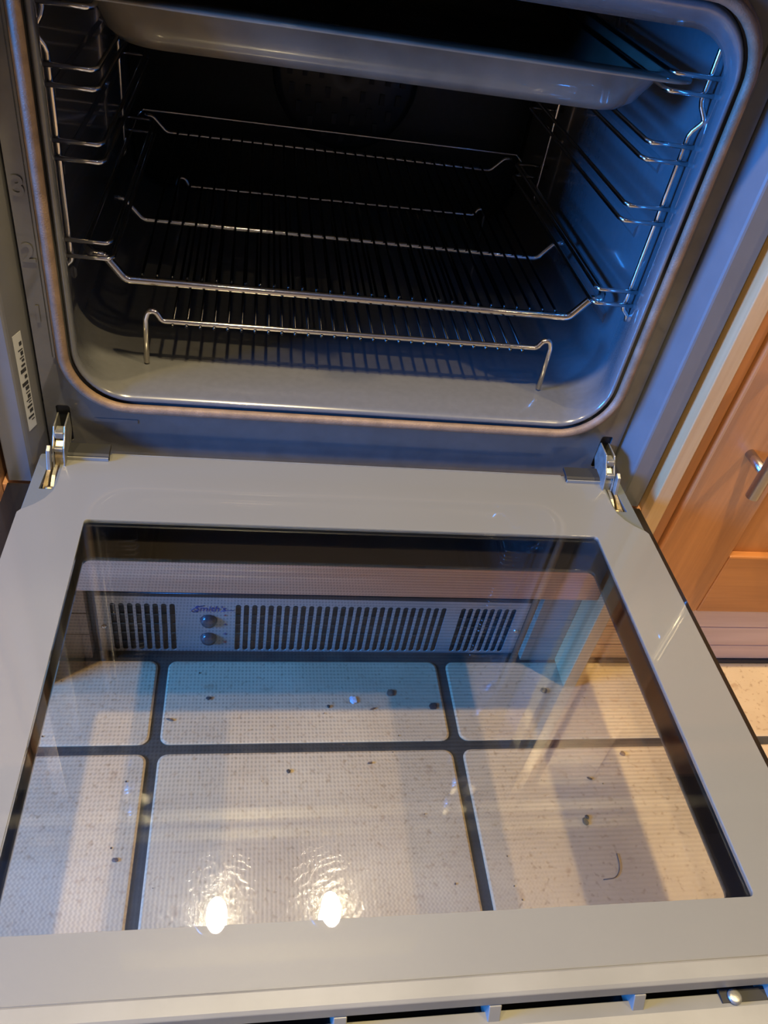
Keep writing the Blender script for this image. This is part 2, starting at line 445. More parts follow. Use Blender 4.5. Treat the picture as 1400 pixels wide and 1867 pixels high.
# floor tiles, each its own piece with rounded corners, proud of the dark grout
def tile_mesh(w, h):
    g = 0.0058
    bm = bmesh.new()
    o = rrect(g, w - g, g, h - g, 0.010, 4)
    i = rrect(g + .0022, w - g - .0022, g + .0022, h - g - .0022, 0.0085, 4)
    A = [bm.verts.new((x, y, -0.004)) for x, y in o]
    B = [bm.verts.new((x, y, -0.0010)) for x, y in o]
    D = [bm.verts.new((x, y, 0)) for x, y in i]
    n = len(o)
    for P, Q in ((A, B), (B, D)):
        for k in range(n): bm.faces.new((P[k], P[(k + 1) % n], Q[(k + 1) % n], Q[k]))
    bm.faces.new(D); bm.faces.new(A[::-1])
    me = bpy.data.meshes.new('tile'); bm.to_mesh(me); bm.free(); me.materials.append(M_tile)
    return me
T = 0.333; TX, TY = -0.179, -0.0891
tmesh = [tile_mesh(T, T)]
for i in range(-4, 7):
    for j in range(-7, 2):
        x, y = TX + i * T, TY + j * T
        if x < XL or x + T > XR or y + T > 0.60: continue
        if j == 1: continue
        if j == 0:
            continue
        o = bpy.data.objects.new('tile', tmesh[0]); C.objects.link(o); o.parent = floor
        o.location = (x, y, FLOOR + random.uniform(-0.0003, 0.0003))
# the row that runs in under the cabinets is cut at the plinth
cutm = tile_mesh(T, 0.122)
for i in range(-4, 7):
    x = TX + i * T
    if x < XL or x + T > XR: continue
    o = bpy.data.objects.new('tile', cutm); C.objects.link(o); o.parent = floor
    o.location = (x, TY, FLOOR + random.uniform(-0.0003, 0.0003))

# ------------------------------------------------------------------ built-in oven
oven = thing('built_in_oven', 'grey built-in oven with its glass door folded down flat', 'oven', (0, 0.25, -0.028))
# outer casing that the housing hides, so the oven is a closed box
box('casing', -0.266, 0.266, 0.0275, 0.56, -0.026, 0.0385, M_dark, oven)
box('casing', -0.275, -0.262, 0.031, 0.56, 0.0385, 0.435, M_dark, oven)
box('casing', 0.262, 0.275, 0.031, 0.56, 0.0385, 0.435, M_dark, oven)

# front flange with the rounded mouth and the two hinge slots
mouth = rrect(-0.2385, 0.2385, 0.0455, 0.3935, 0.048, 12)
def slot(s):
    a, b = (0.2440, 0.2555)
    x0, x1 = (a, b) if s > 0 else (-b, -a)
    return rrect(x0, x1, 0.000, 0.0375, 0.0025, 3)
flange = sheet('front_flange', [[(-.2645, -.026), (.2645, -.026), (.2645, .434), (-.2645, .434)], mouth[::-1], slot(-1)[::-1], slot(1)[::-1]],
      'y', 0.0245, 0.0270, M_enamel, oven)
for s in (-1, 1):   # shallow step pressed along the flange sides
    x = s * 0.2500
    prism('flange_rib', [(x - .0022, .0245), (x - .0008, .0228), (x + .0008, .0228), (x + .0022, .0245)], 'z', 0.085, 0.43, M_enamel, oven)
    # depth behind the hinge slots
    box('hinge_socket', min(s * .243, s * .2565), max(s * .243, s * .2565), 0.0272, 0.034, -0.001, 0.0385, M_dark, oven)
box('pressed_rib', -0.2250, -0.1880, 0.0238, 0.0248, 0.0225, 0.0265, M_enamel, oven, bevel=0.0004)

# liner: lofted rounded sections, open to the front
secs = [(0.0262, .2385, .0455, .3935, .048), (0.0215, .2365, .0475, .3915, .046), (0.0190, .2345, .0500, .3890, .044),
        (0.0205, .2325, .0525, .3865, .042), (0.0260, .2320, .0540, .3820, .040), (0.036, .2335, .0565, .3740, .038),
        (0.050, .2400, .0580, .3735, .038), (0.066, .2450, .0580, .385, .040), (0.085, .2465, .0580, .398, .042),
        (0.30, .2465, .0580, .400, .042), (0.480, .2465, .0580, .400, .042), (0.489, .2430, .0620, .396, .040)]
bm = bmesh.new(); rings = []
for y, hw, z0, z1, r in secs:
    rings.append([bm.verts.new((x, y, z)) for x, z in rrect(-hw, hw, z0, z1, r, 12)])
for A, B in zip(rings, rings[1:]):
    n = len(A)
    for k in range(n): bm.faces.new((A[k], B[k], B[(k + 1) % n], A[(k + 1) % n]))
bm.faces.new(rings[-1])
me = bpy.data.meshes.new('oven_cavity'); bm.to_mesh(me); bm.free()
link('oven_cavity', me, M_cavity, oven, smooth=True)
# embossed runs along the cavity side walls
for s in (-1, 1):
    for z in (0.118, 0.205, 0.262):
        x = s * 0.2463
        prism('embossed_rib', [(x, z - .006), (x - s * .0022, z - .003), (x - s * .0022, z + .003), (x, z + .006)], 'y', 0.11, 0.45, M_cavity, oven)
    bm = bmesh.new()
# fan cover on the back wall
fc = lathe('fan_cover', [(0.0, 0.488), (0.088, 0.488), (0.086, 0.482), (0.078, 0.479), (0.02, 0.478), (0, 0.478)], M_backplate, (0.008, 0, 0.215), 'y', oven, 32)
bm = bmesh.new()
for ring_r, nn in ((0.03, 8), (0.05, 14), (0.068, 20)):
    for k in range(nn):
        a = 2 * math.pi * k / nn
        add_box(bm, 0.008 + ring_r * math.cos(a) - .003, 0.008 + ring_r * math.cos(a) + .003, 0.4765, 0.4785, 0.215 + ring_r * math.sin(a) - .006, 0.215 + ring_r * math.sin(a) + .006)
o = obj('fan_slot_shade', bm, M_dark, fc); o['kind'] = 'stuff'  # near-black blocks on the cover stand for the shade inside open slots

# braided metal seal around the mouth
path = [(x, 0.0180, z) for x, z in rrect(-0.2420, 0.2420, 0.0425, 0.3965, 0.050, 12)]
tube('door_seal', path, 0.0042, M_seal, oven, seg=10, closed=True)
path = [(x, 0.0215, z) for x, z in rrect(-0.2462, 0.2462, 0.0385, 0.4005, 0.053, 12)]
tube('seal_edge', path, 0.0024, M_seal, oven, seg=8, closed=True)

# side trims: tapered return and flat front face
for s in (-1, 1):
    pts = [(s * .2672, .034), (s * .2672, .028), (s * .2755, .0028), (s * .2766, .0008), (s * .2782, .0), (s * .2970, .0), (s * .2975, .0006), (s * .2975, .034)]
    prism('side_trim', pts, 'z', -0.0285, 0.4345, M_trim, oven, bevel=0.0004)
# rating label on the left return
a = Vector((-.2680, .0262 - .0004)); b_ = Vector((-.2755, .0036 - .0004)); d = (b_ - a)
def onret(t, z, off=0.0003):
    p = a + d * t; nrm = Vector((-d.y, d.x)).normalized()
    if nrm.x < 0: nrm = -nrm
    q = p + nrm * off
    return (q.x, q.y, z)
def labelquad(name, t0, t1, z0, z1, m, off, parent=None, skew=0.0):
    bm = bmesh.new()
    P = [onret(t0, z0 + skew, off), onret(t1, z0, off), onret(t1, z1, off), onret(t0, z1 + skew, off)]
    Q = [onret(t0, z0 + skew, off - .0002), onret(t1, z0, off - .0002), onret(t1, z1, off - .0002), onret(t0, z1 + skew, off - .0002)]
    A = [bm.verts.new(p) for p in P]; B = [bm.verts.new(p) for p in Q]
    bm.faces.new(A); bm.faces.new(B[::-1])
    for k in range(4): bm.faces.new((A[k], B[k], B[(k + 1) % 4], A[(k + 1) % 4]))
    return obj(name, bm, m, parent)
lab = labelquad('rating_label', 0.42, 0.90, 0.022, 0.112, M_paper, 0.0005, oven)
lab['label'] = 'pale adhesive rating label'
bm = bmesh.new()
z = 0.030
while z < 0.106:
    h = random.choice((0.0012, 0.0022, 0.0035)); t0 = 0.48; t1 = random.uniform(0.62, 0.84)
    P = [onret(t0, z, .0007), onret(t1, z, .0007), onret(t1, z + h, .0007), onret(t0, z + h, .0007)]
    bm.faces.new([bm.verts.new(p) for p in P]); z += h + random.uniform(0.001, 0.003)
o = obj('small_print', bm, M_ink, lab); o['kind'] = 'stuff'

# embossed level numbers on the left of the flange
for s_, z in (('1', 0.1225), ('2', 0.1725), ('3', 0.2215)):
    t = text('embossed_number', s_, 0.020, M_enamel, oven, (-0.2578, 0.0241, z), ext=0.0009, bold=0.0004)
    bv = t.modifiers.new('bevel', 'BEVEL'); bv.width = 0.0005; bv.segments = 2

# control panel above the mouth (out of frame, throws the shade on the cavity floor)
cp = box('control_panel', -0.2975, 0.2975, -0.022, 0.034, 0.4375, 0.555, M_panel, oven, bevel=0.002)
for x in (-0.21, 0.21):
    lathe('control_knob', [(0.0, -0.048), (0.017, -0.048), (0.019, -0.045), (0.020, -0.0225), (0.0, -0.0225)], M_steel, (x, 0, 0.495), 'y', oven)
box('oven_top', -0.266, 0.266, 0.0275, 0.56, 0.402, 0.555, M_dark, oven)

# side racks (level wires with slots) hooked on the cavity walls
LV = [(0.1700, 0.1570), (0.2440, 0.2315), (0.2930, 0.2805), (0.3420, 0.3300)]
YA, YZ = 0.063, 0.372
for s in (-1, 1):
    xw = s * 0.2365
    fr = [(xw + s * .007, YA, 0.1405), (xw + s * .006, YA, 0.1460), (xw, YA, 0.1520), (xw, YA, 0.300), (xw + s * .0012, YA - .001, 0.304), (xw + s * .0065, YA - .004, 0.3125),
          (xw + s * .0012, YA - .001, 0.3215), (xw, YA, 0.3255), (xw, YA, 0.362), (xw + s * .0075, YA, 0.366)]
    rack = tube('side_rack', fillet(fr, 0.004), 0.0021, M_chrome, oven, seg=10)
    rr = [(xw + s * .0065, YZ, 0.128), (xw, YZ, 0.134), (xw, YZ, 0.360), (xw + s * .0075, YZ, 0.365)]
    tube('rear_upright', fillet(rr, 0.004), 0.0021, M_chrome, rack)
    for zu, zl in LV:
        for z in (zu, zl):
            P = [(s * .2440, YA - .0035, z), (s * .2075, YA - .0035, z), (s * .2045, YA + .002, z), (s * .2045, YZ - .002, z), (s * .2075, YZ + .0035, z), (s * .2440, YZ + .0035, z)]
            tube('level_wire', fillet(P, 0.004, 4), 0.0019, M_chrome, rack)

# ---- the door, opened flat: a part of the oven with its own pieces
X1, YN, YFAR = 0.2710, 0.0070, -0.4225
doorp = box('door', -0.266, 0.266, -0.4225, -0.4150, -0.0275, -0.0045, M_darkmetal, oven)
doorp['label'] = 'glass oven door folded down flat'
def sidecurve(s):
    return [(s * .2475, YN), (s * .2475, -.034), (s * .2490, -.044), (s * .2535, -.0535), (s * .2600, -.0610), (s * .2660, -.0658), (s * .2685, -.0672), (s * X1, -.0710)]
outl = sidecurve(1) + [(X1, YFAR), (-X1, YFAR)] + sidecurve(-1)[::-1]
wa, wy1, wy2 = 0.2190, -0.0765, -0.3903
winl = rrect(-wa, wa, wy2, wy1, 0.0035, 4)
b1 = sheet('grey_glass_border', [outl, winl[::-1]], 'z', -0.004, 0.0, M_grey, doorp)
ip = box('inner_glass_pane', -wa + .0002, wa - .0002, wy2 + .0002, wy1 - .0002, -0.0040, -0.0001, M_glass_in, doorp)
# bright ground edge of the inner glass
box('glass_edge', -0.2100, 0.2080, 0.0071, 0.0078, -0.0036, 0.0004, M_lightgrey, doorp)
# outer glass: black print with a clear window, wider than the inner pane
oa, oy1, oy2, OZ = 0.2200, -0.0914, -0.3812, -0.0280
box('outer_glass_pane', -oa + .0002, oa - .0002, oy2 + .0002, oy1 - .0002, OZ - .004, OZ, M_glass_out, doorp)
sheet('black_glass_border', [[(-.2975, -.470), (.2975, -.470), (.2975, -.0040), (-.2975, -.0040)], rrect(-oa, oa, oy2, oy1, 0.006, 4)[::-1]],
      'z', OZ - .004, OZ, M_black, doorp)
# side rails and near rail between the two glasses
for s in (-1, 1):
    box('side_rail', min(s * .2475, s * .2665), max(s * .2475, s * .2665), -0.4145, -0.075, OZ + .0003, -0.0043, M_darkmetal, doorp)
# hinge corner mouldings with their slots
for s in (-1, 1):
    cor = [(s * .2477, .0062), (s * .2675, .0055), (s * .2683, .0035), (s * .2692, -.0668), (s * .2660, -.0656), (s * .2600, -.0608), (s * .2537, -.0533), (s * .2492, -.0438), (s * .2477, -.034)]
    sl = [(s * .2500, -.0405), (s * .2607, -.0405), (s * .2592, .0005), (s * .2500, .0005)]
    if s > 0: cor = cor[::-1]; sl = sl[::-1]
    c = sheet('hinge_corner', [cor, sl], 'z', -0.0050, -0.0012, M_cornerplastic, doorp, bevel=0.0003)
    box('hinge_cup', min(s * .2496, s * .2610), max(s * .2496, s * .2610), -0.0410, 0.0010, -0.0170, -0.0140, M_dark, doorp)
    # lever and roller seen down in the slot
    lv = [(-0.0395, -0.0100), (-0.0365, -0.0040), (-0.0200, -0.0015), (0.0000, 0.0015), (0.0000, -0.0060), (-0.0300, -0.0120)]
    prism('hinge_lever', lv, 'x', min(s * .2562, s * .2590), max(s * .2562, s * .2590), M_brass, doorp)
    tube('hinge_pin', [(s * .2508, -0.0365, -0.0045), (s * .2575, -0.0365, -0.0045)], 0.0019, M_brass, doorp)
    prism('hinge_lever', [(-0.0330, -0.0100), (-0.0200, -0.0035), (-0.0020, -0.0010), (-0.0020, -0.0080)], 'x', min(s * .2520, s * .2548), max(s * .2520, s * .2548), M_zinc, doorp)
    # hinge arm rising into the flange slot: two cheeks, cam and web
    arm = [(-0.014, -0.0060), (-0.0100, 0.0060), (-0.0070, 0.0150), (0.0010, 0.0230), (0.0060, 0.0290), (0.0250, 0.0300), (0.0290, 0.0260), (0.0280, 0.0140), (0.0190, 0.0060), (0.0060, -0.0050)]
    ha = prism('hinge_arm', arm, 'x', min(s * .2448, s * .2462), max(s * .2448, s * .2462), M_zinc, doorp, bevel=0.0004)
    prism('arm_cheek', [(p[0] + .0012, p[1] - .0014) for p in arm], 'x', min(s * .2540, s * .2553), max(s * .2540, s * .2553), M_zinc, doorp, bevel=0.0003)
    cam_ = [(-0.0085, -0.0040), (-0.0080, 0.0060), (-0.0045, 0.0130), (0.0030, 0.0175), (0.0120, 0.0160), (0.0150, 0.0080), (0.0060, -0.0030)]
    prism('hinge_body', cam_, 'x', min(s * .2463, s * .2539), max(s * .2463, s * .2539), M_brass if s < 0 else M_zinc, doorp, bevel=0.0010)
    # latch bar on the outside: bright and slanted
    prism('latch_bar', [(-0.0170, -0.0020), (-0.0110, 0.0150), (-0.0060, 0.0175), (-0.0040, 0.0120), (-0.0100, -0.0020)], 'x', min(s * .2560, s * .2592), max(s * .2560, s * .2592), M_zinc, doorp, bevel=0.0005)
    box('arm_web', min(s * .2464, s * .2538), max(s * .2464, s * .2538), 0.0010, 0.0120, 0.0190, 0.0250, M_zinc, doorp, bevel=0.0008)
    box('arm_web', min(s * .2464, s * .2538), max(s * .2464, s * .2538), -0.0075, -0.0030, 0.0110, 0.0150, M_zinc, doorp, bevel=0.0008)
    tube('arm_rivet', [(s * .2480, 0.0050, 0.0180), (s * .2560, 0.0050, 0.0180)], 0.0022, M_zinc, doorp)
    # small dark clip that holds the inner glass
    x0, x1 = (.2105, .2470)
    x0, x1 = (x0, x1) if s > 0 else (-x1, -x0)
    pr = [(0.0135, 0.0066), (0.0010, 0.0052), (-0.0012, 0.0034), (-0.0016, 0.0002), (-0.0003, 0.0002), (0.0004, 0.0022), (0.0135, 0.0034)]
    prism('glass_clip', pr, 'x', x0, x1, M_dark, doorp, bevel=0.0005)
    box('clip_lip', x0 + .0006, x1 - .0006, -0.0030, -0.0016, 0.0002, 0.0032, M_lightgrey, doorp)
# far end of the door: pale profile, vent slot with fins, lower lip, screws
prism('end_profile', [(-0.4228, -0.0130), (-0.4228, 0.0010), (-0.4240, 0.0016), (-0.4320, 0.0014), (-0.4340, 0.0004), (-0.4348, -0.0090), (-0.4300, -0.0130)], 'x', -0.2710, 0.2710, M_lightgrey, doorp, bevel=0.0005)
box('vent_recess', -0.2650, 0.2650, -0.4275, -0.4232, -0.0275, -0.0132, M_dark, doorp)
prism('lower_lip', [(-0.4345, -0.0277), (-0.4345, -0.0200), (-0.4420, -0.0185), (-0.4600, -0.0200), (-0.4600, -0.0277)], 'x', -0.2710, 0.2710, M_lightgrey, doorp, bevel=0.0005)
for k in range(-3, 4):
    x = 0.0480 + k * 0.0835
    if abs(x) > .26: continue
    prism('vent_fin', [(-0.4232, -0.0275), (-0.4232, -0.0131), (-0.4352, -0.0100), (-0.4400, -0.0190), (-0.4400, -0.0275)], 'x', x - 0.0035, x + 0.0035, M_lightgrey, doorp, bevel=0.0005)
for s in (-1, 1):
    x = s * 0.1990
    box('screw_recess_shade', x - .016, x + .016, -0.4400, -0.4330, -0.0198, -0.0178, M_dark, doorp)  # near-black slab on the lip stands for the shade of a recess
    lathe('screw', [(0, -0.0176), (0.0042, -0.0176), (0.0040, -0.0164), (0.0028, -0.0158), (0, -0.0157)], M_zinc, (x - s * .008, -0.4375, 0), 'z', doorp, 16)
# handle bar on the outer glass, below the frame of the picture
tube('door_handle', fillet([(-0.21, -0.452, -0.033), (-0.21, -0.452, -0.070), (0.21, -0.452, -0.070), (0.21, -0.452, -0.033)], 0.015), 0.008, M_steel, doorp, seg=12)
adopt(oven)

# ------------------------------------------------------------------ wire shelf on the lowest level
sh = thing('wire_shelf', 'chromed wire oven shelf resting on the lowest runner level', 'oven shelf', (0, 0.28, 0.142))
ZS, ZD = 0.1470, 0.1265
def dipbar(name, y, zs, zd, r, dx=0.2045, hw=0.2255, hook=True):
    P = [(-hw, y, zs), (-dx - .012, y, zs), (-dx + .004, y, zd), (dx - .004, y, zd), (dx + .012, y, zs), (hw, y, zs)]
    if hook: P = [(-hw - .0055, y + .012, zs)] + P + [(hw + .0055, y + .012, zs)]
    return tube(name, fillet(P, 0.010, 6), r, M_bar if r > .003 else M_chrome, sh, seg=12)
dipbar('front_bar', 0.0900, 0.1462, 0.1255, 0.0036)
dipbar('middle_bar', 0.2152, 0.1452, 0.1265, 0.0026, hook=False)
dipbar('rear_bar', 0.4600, 0.1490, 0.1325, 0.0024, hook=False)
tube('rear_fence', fillet([(-.2330, .4530, .1490), (-.2275, .4620, .1545), (.2315, .4620, .1545), (.2365, .4530, .1490)], .004), 0.0020, M_chrome, sh)
for s in (-1, 1):
    tube('side_bar', fillet([(s * .2315, .100, .1462), (s * .2335, .115, .1462), (s * .2335, .440, .1490), (s * .2310, .4620, .1500)], .01), 0.0026, M_chrome, sh)
ng = 31
for k in range(ng):
    x = -0.1868 + k * (0.1868 + 0.1868) / (ng - 1)
    P = [(x, 0.0905, 0.1300), (x, 0.0960, 0.1302), (x, 0.2152, 0.1310), (x, 0.4600, 0.1365), (x, 0.4625, 0.1355)]
    tube('grid_wire', P, 0.0013, M_wire, sh, seg=6)
adopt(sh)

# ------------------------------------------------------------------ grill trivet standing on the cavity floor
tv = thing('grill_trivet', 'low chromed wire trivet standing on the oven floor under the shelf', 'trivet', (0, 0.22, 0.058))
FT = 0.0595
for nm, y in (('front_frame', 0.0670), ('rear_frame', 0.3800)):
    P = [(-.1835, y, FT), (-.1825, y, .1020), (-.1800, y, .1100), (-.1740, y, .1100), (-.1690, y, .1015), (.1690, y, .1035), (.1740, y, .1115), (.1800, y, .1115), (.1825, y, .1040), (.1835, y, FT)]
    tube(nm, fillet(P, 0.005, 5), 0.0024 if y < .2 else .0021, M_bar if y < .2 else M_chrome, tv, seg=10)
nt_ = 28
for k in range(nt_):
    x = -0.1602 + k * 0.0117
    zf = 0.0985 + (x + .16) / .32 * .002
    tube('grid_wire', [(x, 0.0640, zf), (x, 0.3830, zf + .0010)], 0.0013, M_wire, tv, seg=6)
adopt(tv)

# ------------------------------------------------------------------ deep enamel tray
tr = thing('baking_tray', 'deep grey enamel grill pan slid into the top runner level', 'baking tray', (0, 0.25, 0.298))
def loft(name, rings_def, m, parent, close_last=True, n=8):
    bm = bmesh.new(); R_ = []
    for x0, x1, y0, y1, z, r in rings_def:
        R_.append([bm.verts.new((x, y, z)) for x, y in rrect(x0, x1, y0, y1, r, n)])
    for A, B in zip(R_, R_[1:]):
        k_ = len(A)
        for k in range(k_): bm.faces.new((A[k], A[(k + 1) % k_], B[(k + 1) % k_], B[k]))
    if close_last: bm.faces.new(R_[-1])
    return obj(name, bm, m, parent, smooth=True)
pan = loft('pan', [(-.2270, .2270, .0600, .450, .3345, .020), (-.2290, .2290, .0575, .452, .3352, .022), (-.2290, .2290, .0575, .452, .3370, .022), (-.2270, .2270, .0600, .450, .3378, .020),
                   (-.2130, .2130, .0770, .430, .3378, .018), (-.2105, .2105, .0800, .428, .3365, .018), (-.2030, .2030, .0870, .420, .3120, .030), (-.1960, .1960, .0940, .413, .3055, .030), (-.16, .16, .125, .38, .3045, .02)], M_tray, tr)
under = loft('pan_underside', [(-.2270, .2270, .0600, .450, .3345, .020), (-.2120, .2120, .0765, .432, .3335, .020), (-.2055, .2055, .0840, .423, .3110, .034), (-.1985, .1985, .0905, .416, .3035, .036), (-.1850, .1850, .1040, .403, .3010, .034), (-.16, .16, .125, .38, .3005, .02)], M_tray, tr)
adopt(tr)

# ------------------------------------------------------------------ oven housing woodwork
def housing():
    t = thing('oven_housing', 'wooden cabinet housing around the oven, with rail and side panels', 'cabinet', (0, 0.28, FLOOR))
    box('cross_rail', -0.3045, 0.3045, 0.0020, 0.0210, -0.1735, -0.0345, M_rail, t, bevel=0.001)
    for s in (-1, 1):
        p = box('side_panel', min(s * .3050, s * .3212), max(s * .3050, s * .3212), -0.0110, 0.5800, FLOOR + .0005, 0.5600, M_post if s < 0 else M_tan, t, bevel=0.001)
    box('oven_shelf_board', -0.3045, 0.3045, 0.0215, 0.5800, -0.0480, -0.0330, M_post, t)
    adopt(t)
    return t
housing()

# ------------------------------------------------------------------ plinth, left and right of the heater
pl = thing('plinth', 'shaded plinth boards behind the fan heater below the oven', 'plinth', (0, 0.05, FLOOR))
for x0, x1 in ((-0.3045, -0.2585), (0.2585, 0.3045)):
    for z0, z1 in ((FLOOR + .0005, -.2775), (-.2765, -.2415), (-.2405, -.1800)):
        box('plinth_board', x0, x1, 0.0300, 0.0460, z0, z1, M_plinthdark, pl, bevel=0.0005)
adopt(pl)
pr_ = thing('plinth', 'pale grooved plinth boards under the right hand cupboard', 'plinth', (0.9, 0.04, FLOOR))
for z0, z1 in ((FLOOR + .006, -.2875), (-.2862, -.2515), (-.2500, -.1790)):
    box('plinth_board', 0.3215, 1.6000, 0.0300, 0.0480, z0, z1, M_plinth, pr_, bevel=0.0005)
box('bottom_seal', 0.3215, 1.6000, 0.0265, 0.0480, FLOOR + .0005, FLOOR + .0055, M_darkmetal, pr_)
adopt(pr_)
pq = thing('plinth', 'plinth boards under the left hand cupboard', 'plinth', (-0.9, 0.04, FLOOR))
for z0, z1 in ((FLOOR + .0005, -.2660), (-.2650, -.2310), (-.2300, -.1790)):
    box('plinth_board', -1.6000, -0.3215, 0.0300, 0.0480, z0, z1, M_plinth, pq, bevel=0.0005)
adopt(pq)

# ------------------------------------------------------------------ plinth fan heater
ht = thing('plinth_heater', 'steel fan heater grille with two dark knobs in the plinth', 'heater', (0, 0.045, FLOOR))
HZ0, HZ1, HY = FLOOR + 0.0010, -0.2225, 0.0405
loops = [[(-.2500, HZ0), (.2500, HZ0), (.2500, HZ1), (-.2500, HZ1)]]
sz0, sz1 = -0.3165, -0.2350
def slots(xa, n, pitch, w):
    for k in range(n):
        c = xa + k * pitch
        loops.append(rrect(c - w / 2, c + w / 2, sz0, sz1, w / 2 - .0002, 4)[::-1])
slots(-0.2325, 8, 0.00915, 0.0060)
slots(-0.0955, 27, 0.00925, 0.0060)
slots(0.1690, 8, 0.00900, 0.0060)
for zk in (-0.2624, -0.2941):
    loops.append([(-.1284 + .0098 * math.cos(-a * math.pi / 12), zk + .0098 * math.sin(-a * math.pi / 12)) for a in range(24)])
sheet('grille_plate', loops, 'y', HY, HY + 0.0012, M_steelplate, ht)
box('heater_body', -0.2490, 0.2490, 0.0440, 0.2300, HZ0, HZ1, M_dark, ht)
sheet('grille_surround', [[(-.2570, HZ0), (.2570, HZ0), (.2570, HZ1 + .006), (-.2570, HZ1 + .006)], [(-.2504, HZ0 + .0001), (-.2504, HZ1 + .0004), (.2504, HZ1 + .0004), (.2504, HZ0 + .0001)]],
      'y', HY - 0.0010, HY + 0.0040, M_darkmetal, ht)
bm = bmesh.new()
for k in range(5):
    z = -0.305 + k * 0.016
    add_box(bm, -0.245, -0.150, 0.0426, 0.0438, z, z + .0022); add_box(bm, -0.105, 0.245, 0.0426, 0.0438, z, z + .0022)
o = obj('heater_louvres', bm, M_knob, ht); o['kind'] = 'stuff'
for zk in (-0.2624, -0.2941):
    kn = lathe('control_knob', [(0, HY - .0065), (0.0040, HY - .0064), (0.0078, HY - .0052), (0.0094, HY - .0020), (0.0094, HY + .0020), (0, HY + .0020)], M_knob, (-.1284, 0, zk), 'y', ht, 28)
for x in (-.2440, .2440):
    lathe('screw', [(0, HY - .0022), (0.0022, HY - .0020), (0.0034, HY - .0006), (0.0034, HY + .0002), (0, HY + .0002)], M_steel, (x, 0, -0.2752), 'y', ht, 16)
text('maker_lettering', "Smith's", 0.0125, M_navy, ht, (-0.1270, HY - .0003, -0.2425), ext=0.0002, bold=0.00012, shear=0.2)
sw = [(-0.1400, -0.2475), (-0.1462, -0.2480), (-0.1480, -0.2455), (-0.1440, -0.2415), (-0.1385, -0.2385), (-0.1330, -0.2370)]
tube('maker_swoosh', fillet([(x, HY - .0003, z) for x, z in sw], .004), 0.00045, M_navy, ht, seg=6)
tube('maker_swoosh', fillet([(-.1150, HY - .0003, -.2465), (-.1060, HY - .0003, -.2445), (-.1000, HY - .0003, -.2445)], .004), 0.00035, M_navy, ht, seg=6)
for (x, z, m) in ((-.1100, -.2530, M_redink), (-.1095, -.2690, M_navy)):
    lathe('dial_mark', [(0, HY - .0006), (0.0012, HY - .0006), (0.0012, HY), (0, HY)], m, (x, 0, z), 'y', ht, 10)
for (x, z, m) in ((-.1095, -.2860, M_navy), (-.1097, -.3010, M_redink)):
    bm = bmesh.new()
    for a in range(4):
        c, s = math.cos(a * math.pi / 4) * .0022, math.sin(a * math.pi / 4) * .0022
        add_tube(bm, [(x - c, HY - .0003, z - s), (x + c, HY - .0003, z + s)], 0.00025, 4)
    obj('dial_mark', bm, m, ht)
adopt(ht)

# ------------------------------------------------------------------ cupboards either side
def cupboard(x0, sgn, label, handle_label):
    """x0: edge next to the oven; sgn +1 runs right, -1 runs left"""
    t = thing('base_cupboard', label, 'cupboard', (x0 + sgn * 0.3, 0.29, -0.178))
    def bx(name, a, b, y0, y1, z0, z1, m, parent=t, bevel=0.001):
        xa, xb = x0 + sgn * a, x0 + sgn * b
        return box(name, min(xa, xb), max(xa, xb), y0, y1, z0, z1, m, parent, bevel=bevel)
    bx('carcass', 0.0, 0.640, 0.0200, 0.5800, -0.1780, 0.5600, M_post)
    bx('face_frame', 0.0, 0.0162, -0.0020, 0.0195, -0.1780, 0.5600, M_wood)
    # door: stiles, rails and a recessed panel
    d0, d1, z0, z1, y0, y1 = 0.0182, 0.615, -0.1785, 0.545, -0.0080, 0.0120
    st, rl = 0.0840, 0.0905
    dr = bx('door', d0, d0 + st, y0, y1, z0, z1, M_wood, bevel=0.0022)
    bx('stile', d1 - st, d1, y0, y1, z0, z1, M_wood, dr, 0.0022)
    bx('rail', d0 + st + .0003, d1 - st - .0003, y0, y1, z0, z0 + rl, M_woodx, dr, 0.0022)
    bx('rail', d0 + st + .0003, d1 - st - .0003, y0, y1, z1 - rl, z1, M_woodx, dr, 0.0022)
    bx('recessed_panel', d0 + st - .004, d1 - st + .004, 0.0010, 0.0080, z0 + rl - .004, z1 - rl + .004, M_wood, dr, 0)
    hx = x0 + sgn * 0.0570
    hd = tube('handle', [(hx, -0.0400, 0.0235), (hx, -0.0400, 0.2200)], 0.0064, M_steel, dr, seg=20)
    hd['label'] = handle_label
    tube('handle_post', [(hx, -0.0077, 0.0510), (hx, -0.0400, 0.0510)], 0.0048, M_steel, dr, seg=14)
    tube('handle_post', [(hx, -0.0077, 0.1950), (hx, -0.0400, 0.1950)], 0.0048, M_steel, dr, seg=14)
    adopt(t)
    return t
cupboard(0.3220, 1, 'orange oak base cupboard with bar handle, right of the oven', 'brushed steel bar handle')
cupboard(-0.3220, -1, 'orange oak base cupboard left of the oven', 'brushed steel bar handle')

